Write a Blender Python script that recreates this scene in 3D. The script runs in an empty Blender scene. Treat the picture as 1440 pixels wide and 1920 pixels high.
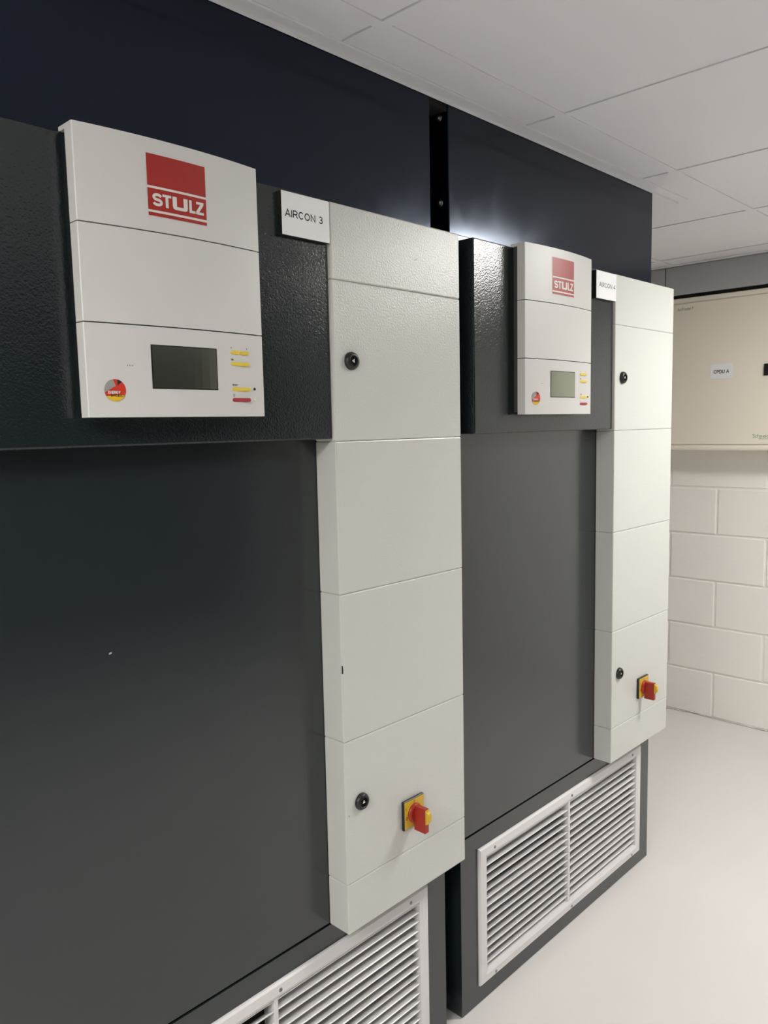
import bpy, bmesh, math, random
from mathutils import Vector, Matrix
random.seed(7)
S = bpy.context.scene
COL = S.collection

# ------------------------------------------------------------------ camera
cam_d = bpy.data.cameras.new('camera')
cam = bpy.data.objects.new('camera', cam_d)
COL.objects.link(cam)
YAW, PITCH, ROLL, FPX = 0.7660, -0.1080, -0.0209, 1487.57
_f = Vector((math.cos(YAW) * math.cos(PITCH), math.sin(YAW) * math.cos(PITCH), math.sin(PITCH)))
_r = _f.cross(Vector((0, 0, 1))).normalized()
_u = _r.cross(_f)
_r2 = math.cos(ROLL) * _r + math.sin(ROLL) * _u
_u2 = -math.sin(ROLL) * _r + math.cos(ROLL) * _u
M = Matrix((_r2, _u2, -_f)).transposed().to_4x4()
M.translation = Vector((-1.4128, -1.1287, 1.4496))
cam.matrix_world = M
cam_d.sensor_fit = 'VERTICAL'
cam_d.sensor_height = 36.0
cam_d.lens = 36.0 * FPX / 1920.0
cam_d.clip_start = 0.02
S.camera = cam

# ------------------------------------------------------------------ world, exposure, lamps
w = bpy.data.worlds.new('world'); S.world = w
w.use_nodes = True
w.node_tree.nodes['Background'].inputs[0].default_value = (0.02, 0.02, 0.022, 1)
w.node_tree.nodes['Background'].inputs[1].default_value = 1.0
S.view_settings.view_transform = 'Standard'
S.view_settings.look = 'None'
S.view_settings.gamma = 1.0
S.view_settings.use_curve_mapping = False
S.view_settings.exposure = 0.0
S.cycles.use_denoising = True

LAMP_COLOUR = (1.0, 0.985, 0.945)
# ceiling tile that is a lamp (lower left corner of the tile), strength
CEILING_LAMPS = [
    ((0.870, -1.3127), 50.0, 'square ceiling light nearest the second dark cabinet'),
    ((-2.140, -1.3127), 25.0, 'added square fill light nearest the open left end of the cabinets'),  # unseen lamp added as fill light from the left
    ((-3.344, -1.3127), 69.0, 'added square fill light beside the white left wall'),  # another unseen lamp, added to strengthen the fill
]

# ------------------------------------------------------------------ materials
def srgb(r, g, b):
    def c(v):
        v /= 255.0
        return v / 12.92 if v <= 0.04045 else ((v + 0.055) / 1.055) ** 2.4
    return (c(r), c(g), c(b))

def mat(name, col, rough=0.5, metal=0.0, bump=None, var=None, coat=0.0, spec=0.5, emit=None, rvar=None, tint=None):
    m = bpy.data.materials.new(name)
    m.use_nodes = True
    nt = m.node_tree
    b = nt.nodes['Principled BSDF']
    b.inputs['Base Color'].default_value = (*col, 1)
    b.inputs['Roughness'].default_value = rough
    b.inputs['Metallic'].default_value = metal
    b.inputs['Specular IOR Level'].default_value = spec
    b.inputs['Coat Weight'].default_value = coat
    if tint:
        b.inputs['Specular Tint'].default_value = (*tint, 1)
    if emit:
        b.inputs['Emission Color'].default_value = (*emit[0], 1)
        b.inputs['Emission Strength'].default_value = emit[1]
    if bump or var or rvar:
        tc = nt.nodes.new('ShaderNodeTexCoord')
    if bump:
        scale, strength, dist = bump
        n = nt.nodes.new('ShaderNodeTexNoise')
        n.inputs['Scale'].default_value = scale
        n.inputs['Detail'].default_value = 2.0
        nt.links.new(tc.outputs['Object'], n.inputs['Vector'])
        bp = nt.nodes.new('ShaderNodeBump')
        bp.inputs['Strength'].default_value = strength
        bp.inputs['Distance'].default_value = dist
        nt.links.new(n.outputs['Fac'], bp.inputs['Height'])
        nt.links.new(bp.outputs['Normal'], b.inputs['Normal'])
    if var:
        scale, amt = var
        n = nt.nodes.new('ShaderNodeTexNoise')
        n.inputs['Scale'].default_value = scale
        n.inputs['Detail'].default_value = 4.0
        nt.links.new(tc.outputs['Object'], n.inputs['Vector'])
        mr = nt.nodes.new('ShaderNodeMix'); mr.data_type = 'RGBA'
        mr.inputs['A'].default_value = (*[c * (1 - amt) for c in col], 1)
        mr.inputs['B'].default_value = (*[min(1, c * (1 + amt)) for c in col], 1)
        nt.links.new(n.outputs['Fac'], mr.inputs['Factor'])
        nt.links.new(mr.outputs['Result'], b.inputs['Base Color'])
    if rvar:
        scale, lo, hi = rvar
        n = nt.nodes.new('ShaderNodeTexNoise')
        n.inputs['Scale'].default_value = scale
        n.inputs['Detail'].default_value = 5.0
        n.inputs['Distortion'].default_value = 1.2
        nt.links.new(tc.outputs['Object'], n.inputs['Vector'])
        mp = nt.nodes.new('ShaderNodeMapRange')
        mp.inputs['From Min'].default_value = 0.35
        mp.inputs['From Max'].default_value = 0.65
        mp.inputs['To Min'].default_value = lo
        mp.inputs['To Max'].default_value = hi
        nt.links.new(n.outputs['Fac'], mp.inputs['Value'])
        nt.links.new(mp.outputs['Result'], b.inputs['Roughness'])
    return m

WHITE = mat('light_grey_powder_coat', (0.625, 0.63, 0.595), 0.26, bump=(300, 0.55, 0.0010))
PLASTIC = mat('light_grey_plastic', (0.66, 0.655, 0.635), 0.40, bump=(600, 0.08, 0.0004))
DARK = mat('charcoal_powder_coat', (0.0145, 0.0210, 0.0242), 0.20, bump=(500, 0.06, 0.0004), var=(1.5, 0.05), spec=0.85)
DARKTEX = mat('charcoal_textured_coat', (0.011, 0.0170, 0.0195), 0.17, bump=(330, 0.52, 0.0009), spec=0.7)
NAVY = mat('glossy_navy_coat', (0.0016, 0.0026, 0.0080), 0.17, rvar=(9, 0.14, 0.19), spec=0.5, tint=(0.56, 0.71, 1.0))
VOID = mat('dark_void', (0.004, 0.004, 0.004), 0.9)  # near-black that stands in for shade in gaps and recesses
RUBBER = mat('black_plastic', (0.012, 0.012, 0.012), 0.38)
BACKING = mat('dark_grey_plastic', (0.06, 0.06, 0.058), 0.5)
STEEL = mat('bright_steel', (0.75, 0.75, 0.74), 0.25, metal=1.0)
SCREWM = mat('zinc_screw', (0.32, 0.32, 0.32), 0.3, metal=1.0)
ALU = mat('white_aluminium', (0.77, 0.755, 0.755), 0.32)
RED = mat('badge_red', (0.37, 0.020, 0.014), 0.42)
SWRED = mat('switch_red_plastic', (0.34, 0.022, 0.010), 0.4)
SWYEL = mat('switch_yellow_plastic', (0.66, 0.42, 0.03), 0.4)
BTNYEL = mat('button_yellow', (0.80, 0.60, 0.06), 0.4)
BTNRED = mat('button_red', (0.40, 0.03, 0.05), 0.4)
LCD = mat('unlit_display', (0.30, 0.325, 0.265), 0.18, metal=0.95)
LCDRIM = mat('display_rim', (0.012, 0.014, 0.012), 0.4)
INK = mat('black_ink', (0.01, 0.01, 0.012), 0.6)
GREYINK = mat('grey_ink', (0.13, 0.13, 0.12), 0.6)
GREENINK = mat('green_ink', (0.045, 0.22, 0.06), 0.6)
SIGN = mat('white_sign_plastic', (0.90, 0.90, 0.91), 0.35)
BADGEWHITE = mat('badge_white', (0.72, 0.70, 0.66), 0.45)
GOLD = mat('sticker_gold', (0.78, 0.50, 0.03), 0.4)
STRED = mat('sticker_red', (0.62, 0.04, 0.02), 0.4)
STGREY = mat('sticker_grey', (0.32, 0.31, 0.30), 0.4)
LEDM = mat('led_lens', (0.8, 0.8, 0.45), 0.3)
CREAM = mat('cream_powder_coat', (0.90, 0.835, 0.71), 0.4, bump=(500, 0.06, 0.0004))
GREYMET = mat('grey_painted_steel', (0.43, 0.445, 0.45), 0.5, var=(3, 0.05))
TILE = mat('white_ceiling_tile', (0.84, 0.835, 0.87), 0.8, var=(2, 0.02))
BLOCK = mat('painted_block', (0.93, 0.90, 0.85), 0.55, bump=(60, 0.25, 0.003), var=(5, 0.03))
PLASTER = mat('white_wall_paint', (0.82, 0.80, 0.76), 0.7)
DARKWALL = mat('dark_unseen_wall', (0.05, 0.05, 0.053), 0.6)  # unseen wall, kept dark for its reflection in the glossy panels
FLOORM = mat('grey_floor_paint', (0.72, 0.695, 0.675), 0.3, bump=(14, 0.10, 0.004), var=(3, 0.03))
SEAL = mat('sealant', (0.62, 0.60, 0.56), 0.6, var=(20, 0.25))
LAMPM = [mat('lamp_diffuser', (0.9, 0.9, 0.9), 0.5, emit=(LAMP_COLOUR, s)) for _, s, _l in CEILING_LAMPS]

# ------------------------------------------------------------------ helpers
def bm_new():
    return bmesh.new()

def box(bm, x0, x1, y0, y1, z0, z1, mi=0):
    vs = [bm.verts.new((x, y, z)) for x in (x0, x1) for y in (y0, y1) for z in (z0, z1)]
    fs = [(0, 1, 3, 2), (4, 6, 7, 5), (0, 4, 5, 1), (2, 3, 7, 6), (0, 2, 6, 4), (1, 5, 7, 3)]
    for f in fs:
        fc = bm.faces.new([vs[i] for i in f]); fc.material_index = mi

def lathe(bm, prof, c, axis='-y', seg=32):
    """prof: list of (radius, height along axis) from base centre outwards."""
    rings = []
    for r, h in prof:
        ring = []
        for k in range(seg):
            a = 2 * math.pi * k / seg
            if axis == '-y':
                p = (c[0] + r * math.cos(a), c[1] - h, c[2] + r * math.sin(a))
            elif axis == '-x':
                p = (c[0] - h, c[1] + r * math.cos(a), c[2] + r * math.sin(a))
            else:
                p = (c[0] + r * math.cos(a), c[1] + r * math.sin(a), c[2] + h)
            ring.append(bm.verts.new(p))
        rings.append(ring)
    for a, b in zip(rings, rings[1:]):
        for k in range(seg):
            bm.faces.new((a[k], a[(k + 1) % seg], b[(k + 1) % seg], b[k]))
    bm.faces.new(rings[0]); bm.faces.new(rings[-1])

def prism_xz(bm, pts, y0, y1):
    """polygon in the xz plane, between y0 (front) and y1 (back)."""
    a = [bm.verts.new((x, y0, z)) for x, z in pts]
    b = [bm.verts.new((x, y1, z)) for x, z in pts]
    bm.faces.new(a); bm.faces.new(b[::-1])
    n = len(pts)
    for i in range(n):
        bm.faces.new((a[i], b[i], b[(i + 1) % n], a[(i + 1) % n]))

def obj(name, bm, m, parent=None, bevel=0.0, seg=2, smooth=False):
    bmesh.ops.recalc_face_normals(bm, faces=bm.faces)
    me = bpy.data.meshes.new(name)
    bm.to_mesh(me); bm.free()
    for mm in (m if isinstance(m, (list, tuple)) else [m]):
        me.materials.append(mm)
    o = bpy.data.objects.new(name, me)
    COL.objects.link(o)
    if parent is not None:
        o.parent = parent
    if smooth:
        for p in me.polygons:
            p.use_smooth = True
        me.set_sharp_from_angle(angle=math.radians(40))
    if bevel > 0:
        md = o.modifiers.new('bevel', 'BEVEL')
        md.width = bevel; md.segments = seg; md.limit_method = 'ANGLE'
        md.angle_limit = math.radians(40)
    return o

def boxobj(name, ext, m, parent=None, bevel=0.0, seg=2):
    bm = bm_new(); box(bm, *ext)
    return obj(name, bm, m, parent, bevel, seg)

def empty(name, loc):
    o = bpy.data.objects.new(name, None)
    o.empty_display_size = 0.1
    COL.objects.link(o); o.location = loc
    return o

def tag(o, label, cat, group=None):
    o['label'] = label; o['category'] = cat
    if group:
        o['group'] = group

def struct(o):
    o['kind'] = 'structure'
    return o

def text_mesh(txt, bold=0.0):
    cu = bpy.data.curves.new('lettering', 'FONT')
    cu.body = txt
    cu.offset = bold
    cu.resolution_u = 4
    t = bpy.data.objects.new('lettering', cu)
    COL.objects.link(t)
    bpy.context.view_layer.update()
    dg = bpy.context.evaluated_depsgraph_get()
    me = bpy.data.meshes.new_from_object(t.evaluated_get(dg))
    bpy.data.objects.remove(t); bpy.data.curves.remove(cu)
    return me

def text_obj(name, txt, fn, u0, u1, v0, v1, m, parent, bold=0.0):
    """lettering stretched over the rectangle u0..u1 x v0..v1; fn maps (u,v) to a point."""
    me = text_mesh(txt, bold)
    xs = [v.co.x for v in me.vertices]; ys = [v.co.y for v in me.vertices]
    ax, bx, ay, by = min(xs), max(xs), min(ys), max(ys)
    for v in me.vertices:
        u = u0 + (v.co.x - ax) / (bx - ax) * (u1 - u0)
        q = v0 + (v.co.y - ay) / (by - ay) * (v1 - v0)
        v.co = fn(u, q)
    me.name = name
    me.materials.clear(); me.materials.append(m)
    o = bpy.data.objects.new(name, me)
    COL.objects.link(o); o.parent = parent
    return o

def _arc(cx, cz, rx, rz, a0, a1, n=10):
    return [(cx + rx * math.cos(math.radians(a0 + (a1 - a0) * k / n)), cz + rz * math.sin(math.radians(a0 + (a1 - a0) * k / n))) for k in range(n + 1)]
# plain sans capitals as stroke paths on a cell one unit high: (advance width, strokes)
GLYPH = {
    'A': (0.70, [[(0.02, 0), (0.35, 1), (0.68, 0)], [(0.14, 0.33), (0.56, 0.33)]]),
    'I': (0.16, [[(0.08, 0), (0.08, 1)]]),
    'R': (0.68, [[(0.06, 0), (0.06, 0.96), (0.36, 0.96)] + _arc(0.38, 0.715, 0.21, 0.245, 90, -90) + [(0.06, 0.47)], [(0.36, 0.47), (0.64, 0)]]),
    'C': (0.74, [_arc(0.38, 0.5, 0.32, 0.46, 42, 318, 18)]),
    'O': (0.78, [_arc(0.39, 0.5, 0.33, 0.46, 90, 450, 24)]),
    'N': (0.70, [[(0.07, 0), (0.07, 0.97), (0.63, 0.03), (0.63, 1)]]),
    'P': (0.64, [[(0.06, 0), (0.06, 0.96), (0.36, 0.96)] + _arc(0.38, 0.70, 0.21, 0.26, 90, -90) + [(0.06, 0.44)]]),
    'D': (0.72, [[(0.06, 0.04), (0.06, 0.96), (0.32, 0.96)] + _arc(0.32, 0.5, 0.33, 0.46, 90, -90, 14) + [(0.06, 0.04)]]),
    'U': (0.70, [[(0.07, 1), (0.07, 0.34)] + _arc(0.35, 0.33, 0.28, 0.29, 180, 360, 12) + [(0.63, 1)]]),
    'E': (0.62, [[(0.58, 0.96), (0.06, 0.96), (0.06, 0.04), (0.60, 0.04)], [(0.06, 0.52), (0.54, 0.52)]]),
    'F': (0.58, [[(0.56, 0.96), (0.06, 0.96), (0.06, 0)], [(0.06, 0.50), (0.48, 0.50)]]),
    'G': (0.78, [_arc(0.38, 0.5, 0.32, 0.46, 45, 330, 18) + [(0.69, 0.46), (0.42, 0.46)]]),
    'Y': (0.66, [[(0.02, 1), (0.33, 0.44), (0.64, 1)], [(0.33, 0.44), (0.33, 0)]]),
    'K': (0.66, [[(0.06, 0), (0.06, 1)], [(0.60, 1), (0.07, 0.42)], [(0.25, 0.60), (0.64, 0)]]),
    'S': (0.64, [_arc(0.32, 0.735, 0.24, 0.225, 20, 265, 12) + _arc(0.32, 0.275, 0.26, 0.235, 85, -160, 12)]),
    'T': (0.62, [[(0.02, 0.96), (0.60, 0.96)], [(0.31, 0.96), (0.31, 0)]]),
    '3': (0.58, [_arc(0.28, 0.735, 0.20, 0.225, 155, -85, 12) + _arc(0.28, 0.275, 0.23, 0.235, 85, -155, 12)]),
    '4': (0.60, [[(0.44, 0), (0.44, 0.97), (0.03, 0.30), (0.58, 0.30)]]),
    '<': (0.5, [[(0.45, 0.9), (0.05, 0.5), (0.45, 0.1)]]),
    '>': (0.5, [[(0.05, 0.9), (0.45, 0.5), (0.05, 0.1)]]),
    ' ': (0.30, []),
}
def letters(name, txt, fn, u0, u1, v0, v1, m, parent, wt=0.12):
    """capital lettering cut as flat strokes over the rectangle u0..u1 x v0..v1."""
    gap = 0.11
    total = sum(GLYPH[c][0] for c in txt) + gap * (len(txt) - 1)
    k = (u1 - u0) / total
    hgt = v1 - v0
    bm = bm_new()
    pos = 0.0
    for c in txt:
        adv, strokes = GLYPH[c]
        for st in strokes:
            P_ = [(u0 + (pos + x) * k, v0 + z * hgt) for x, z in st]
            hw = wt * hgt / 2
            L_, R_ = [], []
            closed = math.dist(P_[0], P_[-1]) < 1e-6
            n = len(P_)
            for i in range(n):
                def d(a, b):
                    dx, dz = b[0] - a[0], b[1] - a[1]; l = math.hypot(dx, dz) or 1
                    return dx / l, dz / l
                if closed and i in (0, n - 1):
                    da, db = d(P_[n - 2], P_[n - 1]), d(P_[0], P_[1])
                else:
                    da = d(P_[i - 1], P_[i]) if i > 0 else d(P_[0], P_[1])
                    db = d(P_[i], P_[i + 1]) if i < n - 1 else da
                nx, nz = -(da[1] + db[1]), da[0] + db[0]
                l = math.hypot(nx, nz) or 1; nx /= l; nz /= l
                mit = max(0.45, nx * -da[1] + nz * da[0])
                w_ = hw / mit
                L_.append((P_[i][0] + nx * w_, P_[i][1] + nz * w_)); R_.append((P_[i][0] - nx * w_, P_[i][1] - nz * w_))
            for i in range(n - 1):
                bm.faces.new([bm.verts.new(fn(*q)) for q in (L_[i], R_[i], R_[i + 1], L_[i + 1])])
        pos += adv + gap
    me = bpy.data.meshes.new(name); bm.to_mesh(me); bm.free()
    me.materials.append(m)
    o = bpy.data.objects.new(name, me); COL.objects.link(o); o.parent = parent
    return o

# ------------------------------------------------------------------ the room
XW, YB, XL, YF, ZC = 2.3746, 1.0, -4.4, -3.9, 2.150
P = 0.602
bm = bm_new(); box(bm, XL - 0.1, XW + 0.15, YF - 0.1, YB + 0.1, -0.1, 0.0)
struct(obj('floor', bm, FLOORM))

# painted concrete block wall at the end of the room
bm = bm_new()
box(bm, XW + 0.005, XW + 0.14, YF - 0.1, YB + 0.1, 0, 2.35)
for r in range(10):
    z0 = r * 0.225 + 0.0045; z1 = (r + 1) * 0.225 - 0.0045
    y = 0.1001 + (0.225 if r % 2 == 0 else 0.0) - 0.45 * 10
    while y < YB:
        a, b = max(y + 0.0045, YF), min(y + 0.4455, YB)
        if b - a > 0.02:
            box(bm, XW + random.uniform(-0.0012, 0.0008), XW + 0.02, a, b, z0, z1)
        y += 0.45
struct(obj('wall_far', bm, BLOCK, bevel=0.004))
struct(boxobj('wall_back', (XL - 0.1, XW, YB, YB + 0.1, 0, 2.35), PLASTER))
struct(boxobj('wall_front', (XL - 0.1, XW, YF - 0.1, YF, 0, 2.35), DARKWALL))
struct(boxobj('wall_left', (XL - 0.1, XL, YF, YB, 0, 2.35), PLASTER))

# sealant bead along the foot of the block wall
bm = bm_new()
y = YF
while y < YB - 0.01:
    l = random.uniform(0.03, 0.12)
    if random.random() > 0.18:
        e = min(y + l, YB)
        box(bm, XW - random.uniform(0.004, 0.010), XW + 0.004, y, e, 0, random.uniform(0.004, 0.009))
    y += l
struct(obj('baseboard_far', bm, SEAL, bevel=0.002))

# suspended ceiling: white T-bars with slightly higher lay-in tiles, dark shadow gaps
TX0, TY0 = 0.268, -0.1107
bm = bm_new()
box(bm, XL - 0.1, XW + 0.15, YF - 0.1, YB + 0.1, 2.30, 2.36, 1)
lamp_tiles = [(round((x - TX0) / P), round((y - TY0) / P)) for (x, y), _, _l in CEILING_LAMPS]
xs = [TX0 + P * i for i in range(-8, 4)]
ys = [TY0 + P * j for j in range(-7, 2)]
HB = 0.012
XEND, YEND = 2.196, YB
for x in xs:
    if x > XL:
        box(bm, x - HB, x + HB, YF, YB, ZC, ZC + 0.03)
for y in ys:
    for k, x in enumerate(xs):
        a, b = x + HB, min(x + P - HB, XEND)
        if b > a and y > YF:
            box(bm, max(a, XL), b, y - HB, y + HB, ZC, ZC + 0.03)
GAP, GAPY = 0.0020, 0.0008
for i in range(-8, 4):
    for j in range(-7, 2):
        if (i, j) in lamp_tiles:
            continue
        x0, x1 = TX0 + P * i + HB + GAP, TX0 + P * (i + 1) - HB - GAP
        y0, y1 = TY0 + P * j + HB + GAPY, TY0 + P * (j + 1) - HB - GAPY
        x1 = min(x1, XEND - GAP); y1 = min(y1, YB)
        if x1 > x0 and y1 > y0:
            dz = random.uniform(0, 0.0012)
            box(bm, max(x0, XL), x1, max(y0, YF), y1, ZC + 0.0022 + dz, ZC + 0.02)
struct(obj('ceiling', bm, [TILE, VOID]))
# wall angles: along the hoods and along the bulkhead of the far wall
bm = bm_new()
box(bm, -2.3, 1.17, -0.0206, 0.0125, ZC - 0.0025, ZC + 0.002)
box(bm, -2.3, 1.17, 0.0100, 0.0125, ZC - 0.009, ZC - 0.0025)
struct(obj('trim_1', bm, TILE, bevel=0.0008))
bm = bm_new()
box(bm, 2.196, 2.223, YF, YB, ZC - 0.002, ZC + 0.012)
struct(obj('trim_2', bm, TILE, bevel=0.0008))

# ceiling lights: the main lamp and the added fill lamps
for k, ((lx, ly), s, lab) in enumerate(CEILING_LAMPS):
    t = empty('ceiling_light', (lx + P / 2, ly + P / 2, ZC))
    tag(t, lab, 'ceiling light', 'square lights in the suspended ceiling')
    h = P / 2 - HB - 0.001
    bm = bm_new()
    q = 0.278
    p = 0.20
    for e in ((-h, h, -h, -q), (-h, h, q, h), (-h, -p, -q, q), (p, h, -q, q)):
        box(bm, *e, 0.002, 0.06)
    obj('light_frame', bm, ALU, t)
    bm = bm_new(); box(bm, -p, p, -q, q, 0.006, 0.02)
    obj('diffuser', bm, LAMPM[k], t)

# ------------------------------------------------------------------ one air conditioner (local origin: floor, front left corner)
W = 0.9946          # width
C0, C1, DC = 0.6329, 1.0015, 0.0567
LV = [1.848, 1.7137, 1.4231, 1.1361, 0.8482, 0.5601, 0.4573]
SEAMZ = 0.4560
G0, G1, GB, GT = 0.0664, 0.9268, 0.0500, 0.4100
unit = empty('air_conditioner', (0, 0, 0))

boxobj('cabinet_body', (0.0005, W - 0.0005, 0.06, 0.86, 0.0, 1.868), DARK, unit, 0.002)
boxobj('front_panel', (0.0, W, 0.0, 0.0595, SEAMZ + 0.002, 1.868), DARK, unit, 0.0025)
bm = bm_new()
for e in ((0, G0 + 0.02, 0.002, SEAMZ - 0.002), (G1 - 0.02, W, 0.002, SEAMZ - 0.002),
          (G0 + 0.02, G1 - 0.02, 0.002, GB + 0.02), (G0 + 0.02, G1 - 0.02, GT - 0.02, SEAMZ - 0.002)):
    box(bm, e[0], e[1], 0.0, 0.0595, e[2], e[3])
bmesh.ops.remove_doubles(bm, verts=bm.verts, dist=1e-5)
obj('lower_panel', bm, DARK, unit)
boxobj('grille_dark_backing', (G0 + 0.021, G1 - 0.021, 0.050, 0.0598, GB + 0.021, GT - 0.021), VOID, unit)  # black sheet standing in for the shaded interior behind the louvres
hp = boxobj('header_panel', (0.004, C0 - 0.0012, -0.050, -0.0002, 1.4280, 1.8520), DARKTEX, unit, 0.003, 3)

# white cover column: six stacked sections with V joints
bm = bm_new()
for a, b in zip(LV, LV[1:]):
    box(bm, C0, C1, -DC, -0.0002, b, a)
column = obj('cover_door', bm, WHITE, unit, 0.0028, 2)

# quarter-turn locks
for (lx, lz, ang) in ((0.6765, 1.5702, math.pi), (0.6748, 0.7188, math.pi / 2)):
    bm = bm_new()
    c = (lx, -DC, lz)
    lathe(bm, [(0.0168, 0.0), (0.0168, 0.003), (0.0150, 0.0072), (0.0122, 0.0092), (0.0100, 0.0092), (0.0092, 0.0084), (0.0088, 0.0030)], c)
    lk = obj('cam_lock', bm, RUBBER, unit, smooth=True)
    bm = bm_new()
    pts = [(lx + 0.0046 * math.cos(ang + k * 2 * math.pi / 3), lz + 0.0046 * math.sin(ang + k * 2 * math.pi / 3)) for k in range(3)]
    prism_xz(bm, pts, -DC - 0.0080, -DC - 0.003)
    obj('lock_core', bm, STEEL, lk, 0.0003, 1)['label'] = 'bright triangular key core'

# rotary isolator switch
SX, SZ = 0.8212, 0.6425
bm = bm_new(); box(bm, SX - 0.0322, SX + 0.0322, -DC - 0.0075, -DC, SZ - 0.0316, SZ + 0.0316)
sw = obj('isolator_switch', bm, RUBBER, unit, 0.0025, 3)
bm = bm_new(); box(bm, SX - 0.0300, SX + 0.0300, -DC - 0.0082, -DC - 0.0070, SZ - 0.0294, SZ + 0.0294)
plate = obj('yellow_plate', bm, SWYEL, sw, 0.0015, 2)
fp = lambda u, v: (u, -DC - 0.0085, v)
letters('plate_lettering', 'I', fp, SX - 0.0270, SX - 0.0255, SZ + 0.0125, SZ + 0.0185, INK, sw, 0.16)
letters('plate_lettering', 'O', fp, SX - 0.0275, SX - 0.0215, SZ - 0.0085, SZ - 0.0020, INK, sw, 0.16)
bm = bm_new(); box(bm, SX - 0.0004, SX + 0.0004, -DC - 0.0085, -DC - 0.0080, SZ + 0.0195, SZ + 0.028)
obj('plate_mark', bm, INK, sw)
bm = bm_new()
lathe(bm, [(0.0205, 0.008), (0.0205, 0.0105), (0.0195, 0.0125), (0.0165, 0.0150)], (SX, -DC, SZ), seg=40)
box(bm, SX - 0.0062, SX + 0.0062, -0.0992, -0.0685, 0.6078, 0.6605)
obj('switch_handle', bm, SWRED, sw, 0.0012, 2)
bm = bm_new()
pts = []
z0, z1 = 0.6285, 0.6565
for k in range(9):
    a = math.pi * k / 8
    pts.append(((z0 + z1) / 2 - (z1 - z0) / 2 * math.cos(a), -0.0990 - 0.0095 * math.sin(a) ** 0.8))
a_ = [bm.verts.new((SX - 0.0045, yy, zz)) for zz, yy in pts]
b_ = [bm.verts.new((SX + 0.0045, yy, zz)) for zz, yy in pts]
bm.faces.new(a_); bm.faces.new(b_[::-1])
for i in range(9):
    j = (i + 1) % 9
    bm.faces.new((a_[i], b_[i], b_[j], a_[j]))
box(bm, SX - 0.0050, SX + 0.0050, -0.1010, -0.0985, 0.6280, 0.6585)
obj('padlock_slide', bm, SWYEL, sw)

# air intake grille
FW_ = 0.0290
bm = bm_new()
outer = [(G0, GB), (G1, GB), (G1, GT), (G0, GT)]
def inset(d):
    return [(G0 + d, GB + d), (G1 - d, GB + d), (G1 - d, GT - d), (G0 + d, GT - d)]
prof = [(0.0, -0.0002), (0.0, -0.0045), (0.0035, -0.0085), (0.0215, -0.0095), (FW_, -0.0065), (FW_, 0.030)]
loops = []
for d, y in prof:
    loops.append([bm.verts.new((x, y, z)) for x, z in inset(d)])
for a, b in zip(loops, loops[1:]):
    for k in range(4):
        bm.faces.new((a[k], a[(k + 1) % 4], b[(k + 1) % 4], b[k]))
gr = obj('intake_grille', bm, ALU, unit)
GM = 0.4885
bm = bm_new(); box(bm, GM - 0.0045, GM + 0.0045, -0.0060, 0.028, GB + FW_ - 0.001, GT - FW_ + 0.001)
obj('mullion', bm, ALU, gr, 0.001, 2)
NS = 14
iz0, iz1 = GB + FW_, GT - FW_
pitch = (iz1 - iz0) / NS
def louvres(bx0, bx1, tilt_of):
    bm = bm_new()
    for k in range(NS):
        zc = iz0 + pitch * (k + 0.55) + random.uniform(-0.0008, 0.0008)
        slope = math.tan(math.radians(tilt_of()))
        # blade cross-section in yz: rounded nose at the front, falling towards the back
        ff = (-0.0030, zc + 0.0045 ); bb = (ff[0] + 0.0285 * math.cos(math.atan(slope)), ff[1] - 0.0285 * math.sin(math.atan(slope)))
        dx_, dz_ = bb[0] - ff[0], bb[1] - ff[1]
        L = math.hypot(dx_, dz_); tx, tz = dx_ / L, dz_ / L; nx, nz = -tz, tx
        sec = []
        for (s_, h_) in ((0.0, -0.0012), (-0.0016, 0.0), (0.0, 0.0018), (0.003, 0.0020), (L, 0.0006), (L, -0.0006), (0.003, -0.0012)):
            sec.append((ff[0] + tx * s_ + nx * h_, ff[1] + tz * s_ + nz * h_))
        a_ = [bm.verts.new((bx0, y, z)) for y, z in sec]
        b_ = [bm.verts.new((bx1, y, z)) for y, z in sec]
        bm.faces.new(a_); bm.faces.new(b_[::-1])
        for i in range(len(sec)):
            j = (i + 1) % len(sec)
            bm.faces.new((a_[i], b_[i], b_[j], a_[j]))
    return obj('louvre_bank', bm, ALU, gr)
louvre_left = louvres(G0 + FW_, GM - 0.0045, lambda: random.uniform(13, 24))
louvres(GM + 0.0045, G1 - FW_, lambda: random.uniform(10, 22))
for gx, gz in ((0.127, 0.3950), (0.4975, 0.3950), (0.866, 0.3950), (0.1290, 0.0600), (0.4990, 0.0600), (0.8690, 0.0600)):
    bm = bm_new()
    lathe(bm, [(0.0042, 0.0085), (0.0040, 0.0098), (0.0026, 0.0106), (0.0012, 0.0106), (0.0009, 0.0098)], (gx, 0, gz), seg=16)
    obj('grille_screw', bm, SCREWM, gr, smooth=True)

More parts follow.
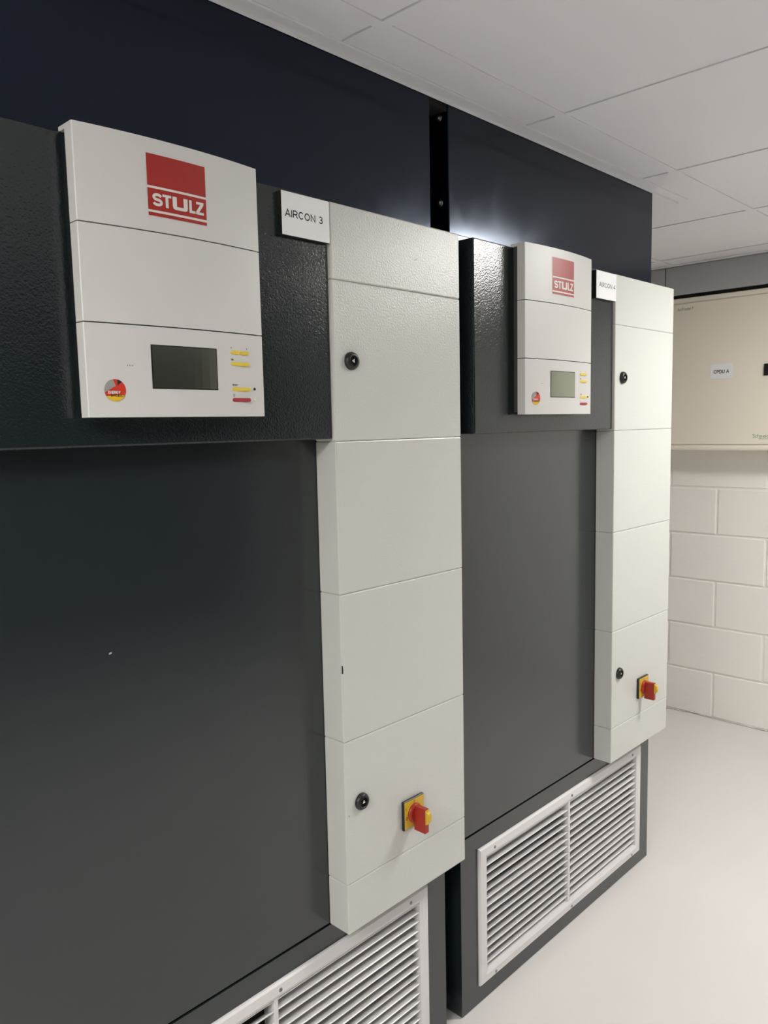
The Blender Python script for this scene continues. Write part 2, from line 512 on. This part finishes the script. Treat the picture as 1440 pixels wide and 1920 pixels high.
# control panel: three bowed fascias on a backing frame
X0, X1 = 0.1507, 0.4518
ZT, Z1, Z2, ZB = 1.8578, 1.7300, 1.5984, 1.4695
def fy(x):
    t = (x - X0) / (X1 - X0)
    return -0.0843 - 0.011 * (1 - (2 * t - 1) ** 2)
cp = boxobj('control_panel', (X0 + 0.006, X1 - 0.006, -0.0760, -0.0502, ZB + 0.006, ZT - 0.006), BACKING, unit)
def fascia(z0, z1, lip):
    bm = bm_new()
    N = 14
    e = 0.0012
    front = [(X0, -0.0843 + e)] + [(X0 + e + (X1 - X0 - 2 * e) * k / N, fy(X0 + e + (X1 - X0 - 2 * e) * k / N)) for k in range(N + 1)] + [(X1, -0.0843 + e)]
    back = [(X1, -0.0640), (X0, -0.0640)]
    pts = front + back
    lo = [bm.verts.new((x, y, z0)) for x, y in pts]
    hi = [bm.verts.new((x, y, z1)) for x, y in pts]
    bm.faces.new(lo[::-1]); bm.faces.new(hi)
    n = len(pts)
    for i in range(n):
        j = (i + 1) % n
        bm.faces.new((lo[i], lo[j], hi[j], hi[i]))
    if lip:
        box(bm, X0, X1, -0.0645, -0.0500, z1 - 0.006, z1)
        box(bm, X0, X1, -0.0500, -0.0465, 1.8525, z1)
    return obj('fascia', bm, PLASTIC, cp)
fascia(Z1 + 0.0009, ZT, True)
fascia(Z2 + 0.0009, Z1 - 0.0009, False)
fascia(ZB, Z2 - 0.0009, False)

def onf(d):
    return lambda u, v: (u, fy(u) - d, v)
def decal_rect(bm, x0, x1, z0, z1, d, n=8):
    top, bot = [], []
    for k in range(n + 1):
        x = x0 + (x1 - x0) * k / n
        bot.append(bm.verts.new((x, fy(x) - d, z0))); top.append(bm.verts.new((x, fy(x) - d, z1)))
    for k in range(n):
        bm.faces.new((bot[k], bot[k + 1], top[k + 1], top[k]))
def decal_poly(bm, pts, d):
    bm.faces.new([bm.verts.new((x, fy(x) - d, z)) for x, z in pts])

# badge: red square over a lettered band and a thin bar
bm = bm_new()
decal_rect(bm, 0.2519, 0.3482, 1.7931, 1.8367, 0.0004)
decal_rect(bm, 0.2519, 0.3482, 1.7602, 1.7899, 0.0004)
decal_rect(bm, 0.2519, 0.3482, 1.7522, 1.7569, 0.0004)
obj('badge', bm, RED, cp)['label'] = 'red badge with white lettering'
bm = bm_new()
decal_rect(bm, 0.2519, 0.3482, 1.7899, 1.7931, 0.0004)
decal_rect(bm, 0.2519, 0.3482, 1.7569, 1.7602, 0.0004)
LB, LT, ST = 1.7660, 1.7840, 0.0044      # letter base, top, stroke
def R4(x0, x1, z0, z1):
    decal_poly(bm, [(x0, z0), (x1, z0), (x1, z1), (x0, z1)], 0.0007)
# S as a stroked path
path = []
def arc(cx, cz, rx, rz, a0, a1, n):
    for k in range(n + 1):
        a = math.radians(a0 + (a1 - a0) * k / n)
        path.append((cx + rx * math.cos(a), cz + rz * math.sin(a)))
sx = 0.2665
q = (LT - LB - 0.0040) / 4
arc(sx, LB + 0.0020 + 3 * q, 0.0058, q, 15, 260, 12)
arc(sx, LB + 0.0020 + q, 0.0062, q, 80, -165, 12)
left, right = [], []
for i, (x, z) in enumerate(path):
    a = path[max(i - 1, 0)]; b = path[min(i + 1, len(path) - 1)]
    dx, dz = b[0] - a[0], b[1] - a[1]; l = math.hypot(dx, dz) or 1
    hw = 0.0020
    left.append((x - dz / l * hw, z + dx / l * hw)); right.append((x + dz / l * hw, z - dx / l * hw))
for i in range(len(path) - 1):
    decal_poly(bm, [left[i], right[i], right[i + 1], left[i + 1]], 0.0007)
R4(0.2745, 0.2886, LT - 0.0036, LT); R4(0.2791, 0.2838, LB, LT - 0.0036)                      # T
u0, u1 = 0.2905, 0.3155                                                                      # wide U
R4(u0, u0 + 0.0070, LB + 0.0045, LT); R4(u1 - 0.0070, u1, LB + 0.0045, LT)
decal_poly(bm, [(u0, LB + 0.0045), (u0 + 0.0012, LB + 0.0012), (u0 + 0.0045, LB), (u1 - 0.0045, LB), (u1 - 0.0012, LB + 0.0012), (u1, LB + 0.0045)], 0.0007)
R4(0.3180, 0.3224, LB, LT); R4(0.3224, 0.3285, LB, LB + 0.0036)                              # L
R4(0.3303, 0.3430, LT - 0.0036, LT); R4(0.3295, 0.3432, LB, LB + 0.0036)                      # Z
decal_poly(bm, [(0.3295, LB + 0.0036), (0.3352, LB + 0.0036), (0.3430, LT - 0.0036), (0.3373, LT - 0.0036)], 0.0007)
obj('badge_lettering', bm, BADGEWHITE, cp)

# display
bm = bm_new()
decal_rect(bm, 0.2443, 0.3563, 1.5095, 1.5722, 0.0004)
obj('display_window', bm, LCDRIM, cp)
bm = bm_new()
decal_rect(bm, 0.2460, 0.3548, 1.5110, 1.5706, 0.0008)
obj('display_screen', bm, LCD, cp)['label'] = 'dark unlit display'

def button(x0, x1, z0, z1, m):
    bm = bm_new()
    r = (z1 - z0) / 2
    pts = []
    for k in range(9):
        a = -math.pi / 2 + math.pi * k / 8
        pts.append((x1 - r + r * math.cos(a), (z0 + z1) / 2 + r * math.sin(a)))
    for k in range(9):
        a = math.pi / 2 + math.pi * k / 8
        pts.append((x0 + r + r * math.cos(a), (z0 + z1) / 2 + r * math.sin(a)))
    yb = fy((x0 + x1) / 2)
    prism_xz(bm, pts, yb - 0.0022, yb + 0.002)
    return obj('push_button', bm, m, cp, 0.0006, 1)
button(0.3830, 0.4005, 1.5655, 1.5710, BTNYEL)
button(0.4010, 0.4190, 1.5655, 1.5710, BTNYEL)
button(0.3830, 0.4187, 1.5480, 1.5535, BTNYEL)
button(0.3833, 0.4190, 1.5090, 1.5145, BTNYEL)
button(0.3836, 0.4192, 1.4922, 1.4980, BTNRED)['label'] = 'red power button'
letters('button_lettering', '<', onf(0.0004), 0.3832, 0.3856, 1.5735, 1.5768, INK, cp, 0.20)
letters('button_lettering', '>', onf(0.0004), 0.4150, 0.4174, 1.5735, 1.5768, INK, cp, 0.20)
letters('button_lettering', 'OK', onf(0.0004), 0.3834, 0.3888, 1.5557, 1.5586, INK, cp, 0.20)
letters('button_lettering', 'RESET', onf(0.0004), 0.3843, 0.3954, 1.5169, 1.5195, INK, cp, 0.20)
letters('button_lettering', 'O', onf(0.0004), 0.3845, 0.3885, 1.5002, 1.5042, INK, cp, 0.12)
for lx, lz, m, nm in ((0.4301, 1.5128, INK, 'indicator_lamp'), (0.4303, 1.4957, LEDM, 'indicator_lamp')):
    bm = bm_new()
    lathe(bm, [(0.0021, 0.0), (0.0021, 0.0008), (0.0014, 0.0018)], (lx, fy(lx), lz), seg=16)
    obj(nm, bm, m, cp, smooth=True)
bm = bm_new()
for k in range(3):
    x = 0.2078 + 0.0036 * k
    decal_poly(bm, [(x, 1.5405), (x + 0.0011, 1.5405), (x + 0.0011, 1.5424), (x, 1.5424)], 0.0004)
obj('vent_dots', bm, GREYINK, cp)

# round efficiency sticker
cx, cz, rr = 0.1890, 1.5067, 0.0153
def circ(a0, a1, n=24, r=rr):
    return [(cx + r * math.cos(math.radians(a0 + (a1 - a0) * k / n)), cz + r * math.sin(math.radians(a0 + (a1 - a0) * k / n))) for k in range(n + 1)]
bm = bm_new(); decal_poly(bm, circ(0, 352, 44), 0.0004)
obj('round_sticker', bm, STRED, cp)['label'] = 'round red, grey and gold sticker'
bm = bm_new(); decal_poly(bm, circ(100, 192) + [(cx - 0.006, cz + 0.002), (cx + 0.001, cz + 0.006)], 0.0007)
obj('sticker_sector', bm, STGREY, cp)
bm = bm_new(); decal_poly(bm, circ(50, 76, 6) + [(cx + 0.0035, cz + 0.0065)], 0.0007)
obj('sticker_sector', bm, INK, cp)
bm = bm_new(); decal_poly(bm, circ(212, 338), 0.0007)
obj('sticker_sector', bm, GOLD, cp)
letters('sticker_lettering', 'ENERGY', onf(0.0010), 0.1788, 0.1957, 1.5019, 1.5055, BADGEWHITE, cp, 0.24)
letters('sticker_lettering', 'EFFICIENCY', onf(0.0010), 0.1822, 0.2015, 1.4977, 1.5010, INK, cp, 0.16)

# name plate
sp = boxobj('name_plate', (0.5215, 0.6290, -0.0600, -0.0500, 1.7738, 1.8453), SIGN, unit, 0.0006, 1)
boxobj('plate_backing', (0.5205, 0.6285, -0.0592, -0.0501, 1.7733, 1.8448), RUBBER, sp)
fs = lambda u, v: (u, -0.0602, v)

def copy_tree(o, parent=None):
    c = o.copy(); COL.objects.link(c)
    if parent is not None:
        c.parent = parent
    for ch in list(o.children):
        copy_tree(ch, c)
    return c

unit4 = unit
unit3 = copy_tree(unit)
unit3.location = (-1.0547, 0, 0)
# the nearer grille has its left bank of blades turned further open
for c in unit3.children:
    if c.name.startswith('intake_grille'):
        for g in list(c.children):
            if g.data is louvre_left.data:
                o = louvres(G0 + FW_, GM - 0.0045, lambda: random.uniform(30, 40))
                g.data = o.data
                bpy.data.objects.remove(o)
G = 'charcoal air conditioners along the wall'
tag(unit3, 'nearer charcoal air conditioner cabinet with the AIRCON 3 plate, cut off by the left edge', 'air conditioner', G)
tag(unit4, 'farther charcoal air conditioner cabinet with the AIRCON 4 plate, seen with its whole grille', 'air conditioner', G)
def child(o, n):
    return [c for c in o.children if c.name.split('.')[0] == n][0]
letters('plate_lettering', 'AIRCON 3', fs, 0.5285, 0.6130, 1.8042, 1.8158, INK, child(unit3, 'name_plate'), 0.165)
letters('plate_lettering', 'AIRCON 4', fs, 0.5355, 0.6225, 1.8046, 1.8156, INK, child(unit4, 'name_plate'), 0.14)

# small chips and marks on the nearer unit
u3 = unit3
bm = bm_new()
prism_xz(bm, [(C0 + 0.0006, 0.985), (C0 + 0.0030, 0.985), (C0 + 0.0034, 0.992), (C0 + 0.0026, 1.000), (C0 + 0.0006, 1.001)], -DC - 0.0001, -DC + 0.002)
obj('paint_chip', bm, INK, u3)
bm = bm_new()
prism_xz(bm, [(0.6405, 0.6985), (0.6420, 0.6985), (0.6420, 0.7010), (0.6405, 0.7010)], -DC - 0.0002, -DC + 0.0005)
obj('paint_chip', bm, INK, u3)
bm = bm_new()
prism_xz(bm, [(0.2010, 1.1100), (0.2055, 1.1108), (0.2058, 1.1134), (0.2014, 1.1126)], -0.0003, 0.0005)
obj('paint_chip', bm, GREYMET, u3)
bm = bm_new()
prism_xz(bm, [(0.8550, 1.7742), (0.8620, 1.7766), (0.8690, 1.7812), (0.8625, 1.7758)], -DC - 0.0002, -DC + 0.0005)
obj('scratch_mark', bm, GREYINK, u3)

# ------------------------------------------------------------------ hoods between the cabinets and the ceiling
def hood(x, label, bolts):
    h = empty('plenum_hood', (x, 0.0135, 1.8685))
    tag(h, label, 'duct hood', 'glossy navy hoods over the air conditioners')
    boxobj('hood_casing', (0.0012, W - 0.0005, 0.0, 0.80, 0.0, ZC - 0.0035 - 1.8685), NAVY, h, 0.0025, 3)
    for yy, zz in bolts:
        bm = bm_new()
        lathe(bm, [(0.0080, -0.001), (0.0080, 0.0012), (0.0072, 0.0018), (0.0055, 0.0020), (0.0052, 0.0055), (0.0035, 0.0066)], (0.0012, yy, zz), axis='-x', seg=18)
        obj('bolt', bm, SCREWM, h, 0.0004, 1)
    return h
hood(-1.0547, 'glossy navy hood panel above the AIRCON 3 cabinet', [])
hood(0.0, 'glossy navy hood panel above the AIRCON 4 cabinet, with two bolts on its edge', [(0.025, 2.120 - 1.8685), (0.0245, 1.939 - 1.8685)])
bm = bm_new()
box(bm, -0.0598, -0.0003, 0.085, 0.10, 0.0, ZC - 0.004)
box(bm, -0.0598, -0.0510, 0.070, 0.086, 0.0, ZC - 0.004)
box(bm, -0.0598, -0.0003, 0.0150, 0.086, 2.128, ZC - 0.004)  # cap added to stop light leaking in at the top of the gap
fl = obj('filler_light_stop', bm, VOID, bevel=0.001)
tag(fl, 'black upright filler strip, with an added light-blocking cap, in the gap between the two dark cabinets', 'filler strip')

# ------------------------------------------------------------------ distribution board and trunking on the block wall
XF = 2.2246
Y0b, Y1b, Zb0, Zb1 = -0.16, 0.56, 1.3092, 2.0012
db = empty('distribution_board', (XW, 0.2, Zb0))
def rel(o):
    o.parent = db
    o.matrix_parent_inverse = Matrix.Translation(-Vector((XW, 0.2, Zb0)))
    return o
rel(boxobj('board_case', (XF + 0.004, XW - 0.0015, Y0b + 0.002, Y1b - 0.002, Zb0, Zb1), CREAM, None, 0.008, 4))
rel(boxobj('board_rim', (XF - 0.002, XF + 0.02, Y0b, Y1b, Zb1 - 0.0225, Zb1 + 0.0005), CREAM, None, 0.006, 4))
rel(boxobj('board_rim', (XF - 0.002, XF + 0.02, Y0b, Y1b, Zb0 - 0.0005, Zb0 + 0.0235), CREAM, None, 0.008, 4))
door = rel(boxobj('board_door', (XF - 0.003, XF + 0.012, Y0b + 0.004, Y1b - 0.004, Zb0 + 0.0265, Zb1 - 0.0255), CREAM, None, 0.0025, 3))
def onx(d):
    return lambda u, v: (XF - 0.003 - d, -u, v)
def doorchild(o):
    o.parent = door
    return o
bm = bm_new(); box(bm, XF - 0.0045, XF - 0.003, 0.2112, 0.3107, 1.6268, 1.6945)
pl = doorchild(obj('door_sign', bm, SIGN, None, 0.0004, 1))
doorchild(letters('sign_lettering', 'CPDU A', onx(0.0018), -0.2945, -0.2280, 1.6525, 1.6665, INK, None, 0.20))
doorchild(text_obj('corner_lettering', 'Acti9 Isobar P', onx(0.0003), -0.4665, -0.3930, 1.9455, 1.9590, GREYINK, None))
doorchild(text_obj('maker_lettering', 'Schneider', onx(0.0003), -0.1190, -0.0330, 1.3650, 1.3800, GREENINK, None, 0.0))
doorchild(text_obj('maker_lettering', 'Electric', onx(0.0003), -0.0930, -0.0480, 1.3580, 1.3632, GREENINK, None, 0.0))
bm = bm_new(); box(bm, XF - 0.0120, XF - 0.003, -0.035, 0.0785, 1.6319, 1.6820)
hd = doorchild(obj('door_handle', bm, RUBBER, None, 0.002, 2))
tag(db, 'cream metal distribution board with the CPDU A sign, fixed to the block wall', 'distribution board')

tr = empty('cable_trunking', (XW, 0.2, 2.02))
for a, b in ((0.5325, YB), (-3.0, 0.5275)):
    bm = bm_new(); box(bm, 2.2255, XW - 0.0015, a, b, 2.0180, ZC - 0.0025)
    o = obj('trunking_cover', bm, GREYMET, None, 0.0012, 2)
    o.parent = tr; o.matrix_parent_inverse = Matrix.Translation(-Vector((XW, 0.2, 2.02)))
bm = bm_new(); box(bm, 2.240, XW - 0.002, -0.16, 0.56, 2.0020, 2.0178)  # black block standing in for the shadow in the gap above the board
o = obj('trunking_gap_shadow', bm, VOID); o.parent = tr; o.matrix_parent_inverse = Matrix.Translation(-Vector((XW, 0.2, 2.02)))
tag(tr, 'grey steel trunking running along the top of the block wall, under the ceiling', 'cable trunking')
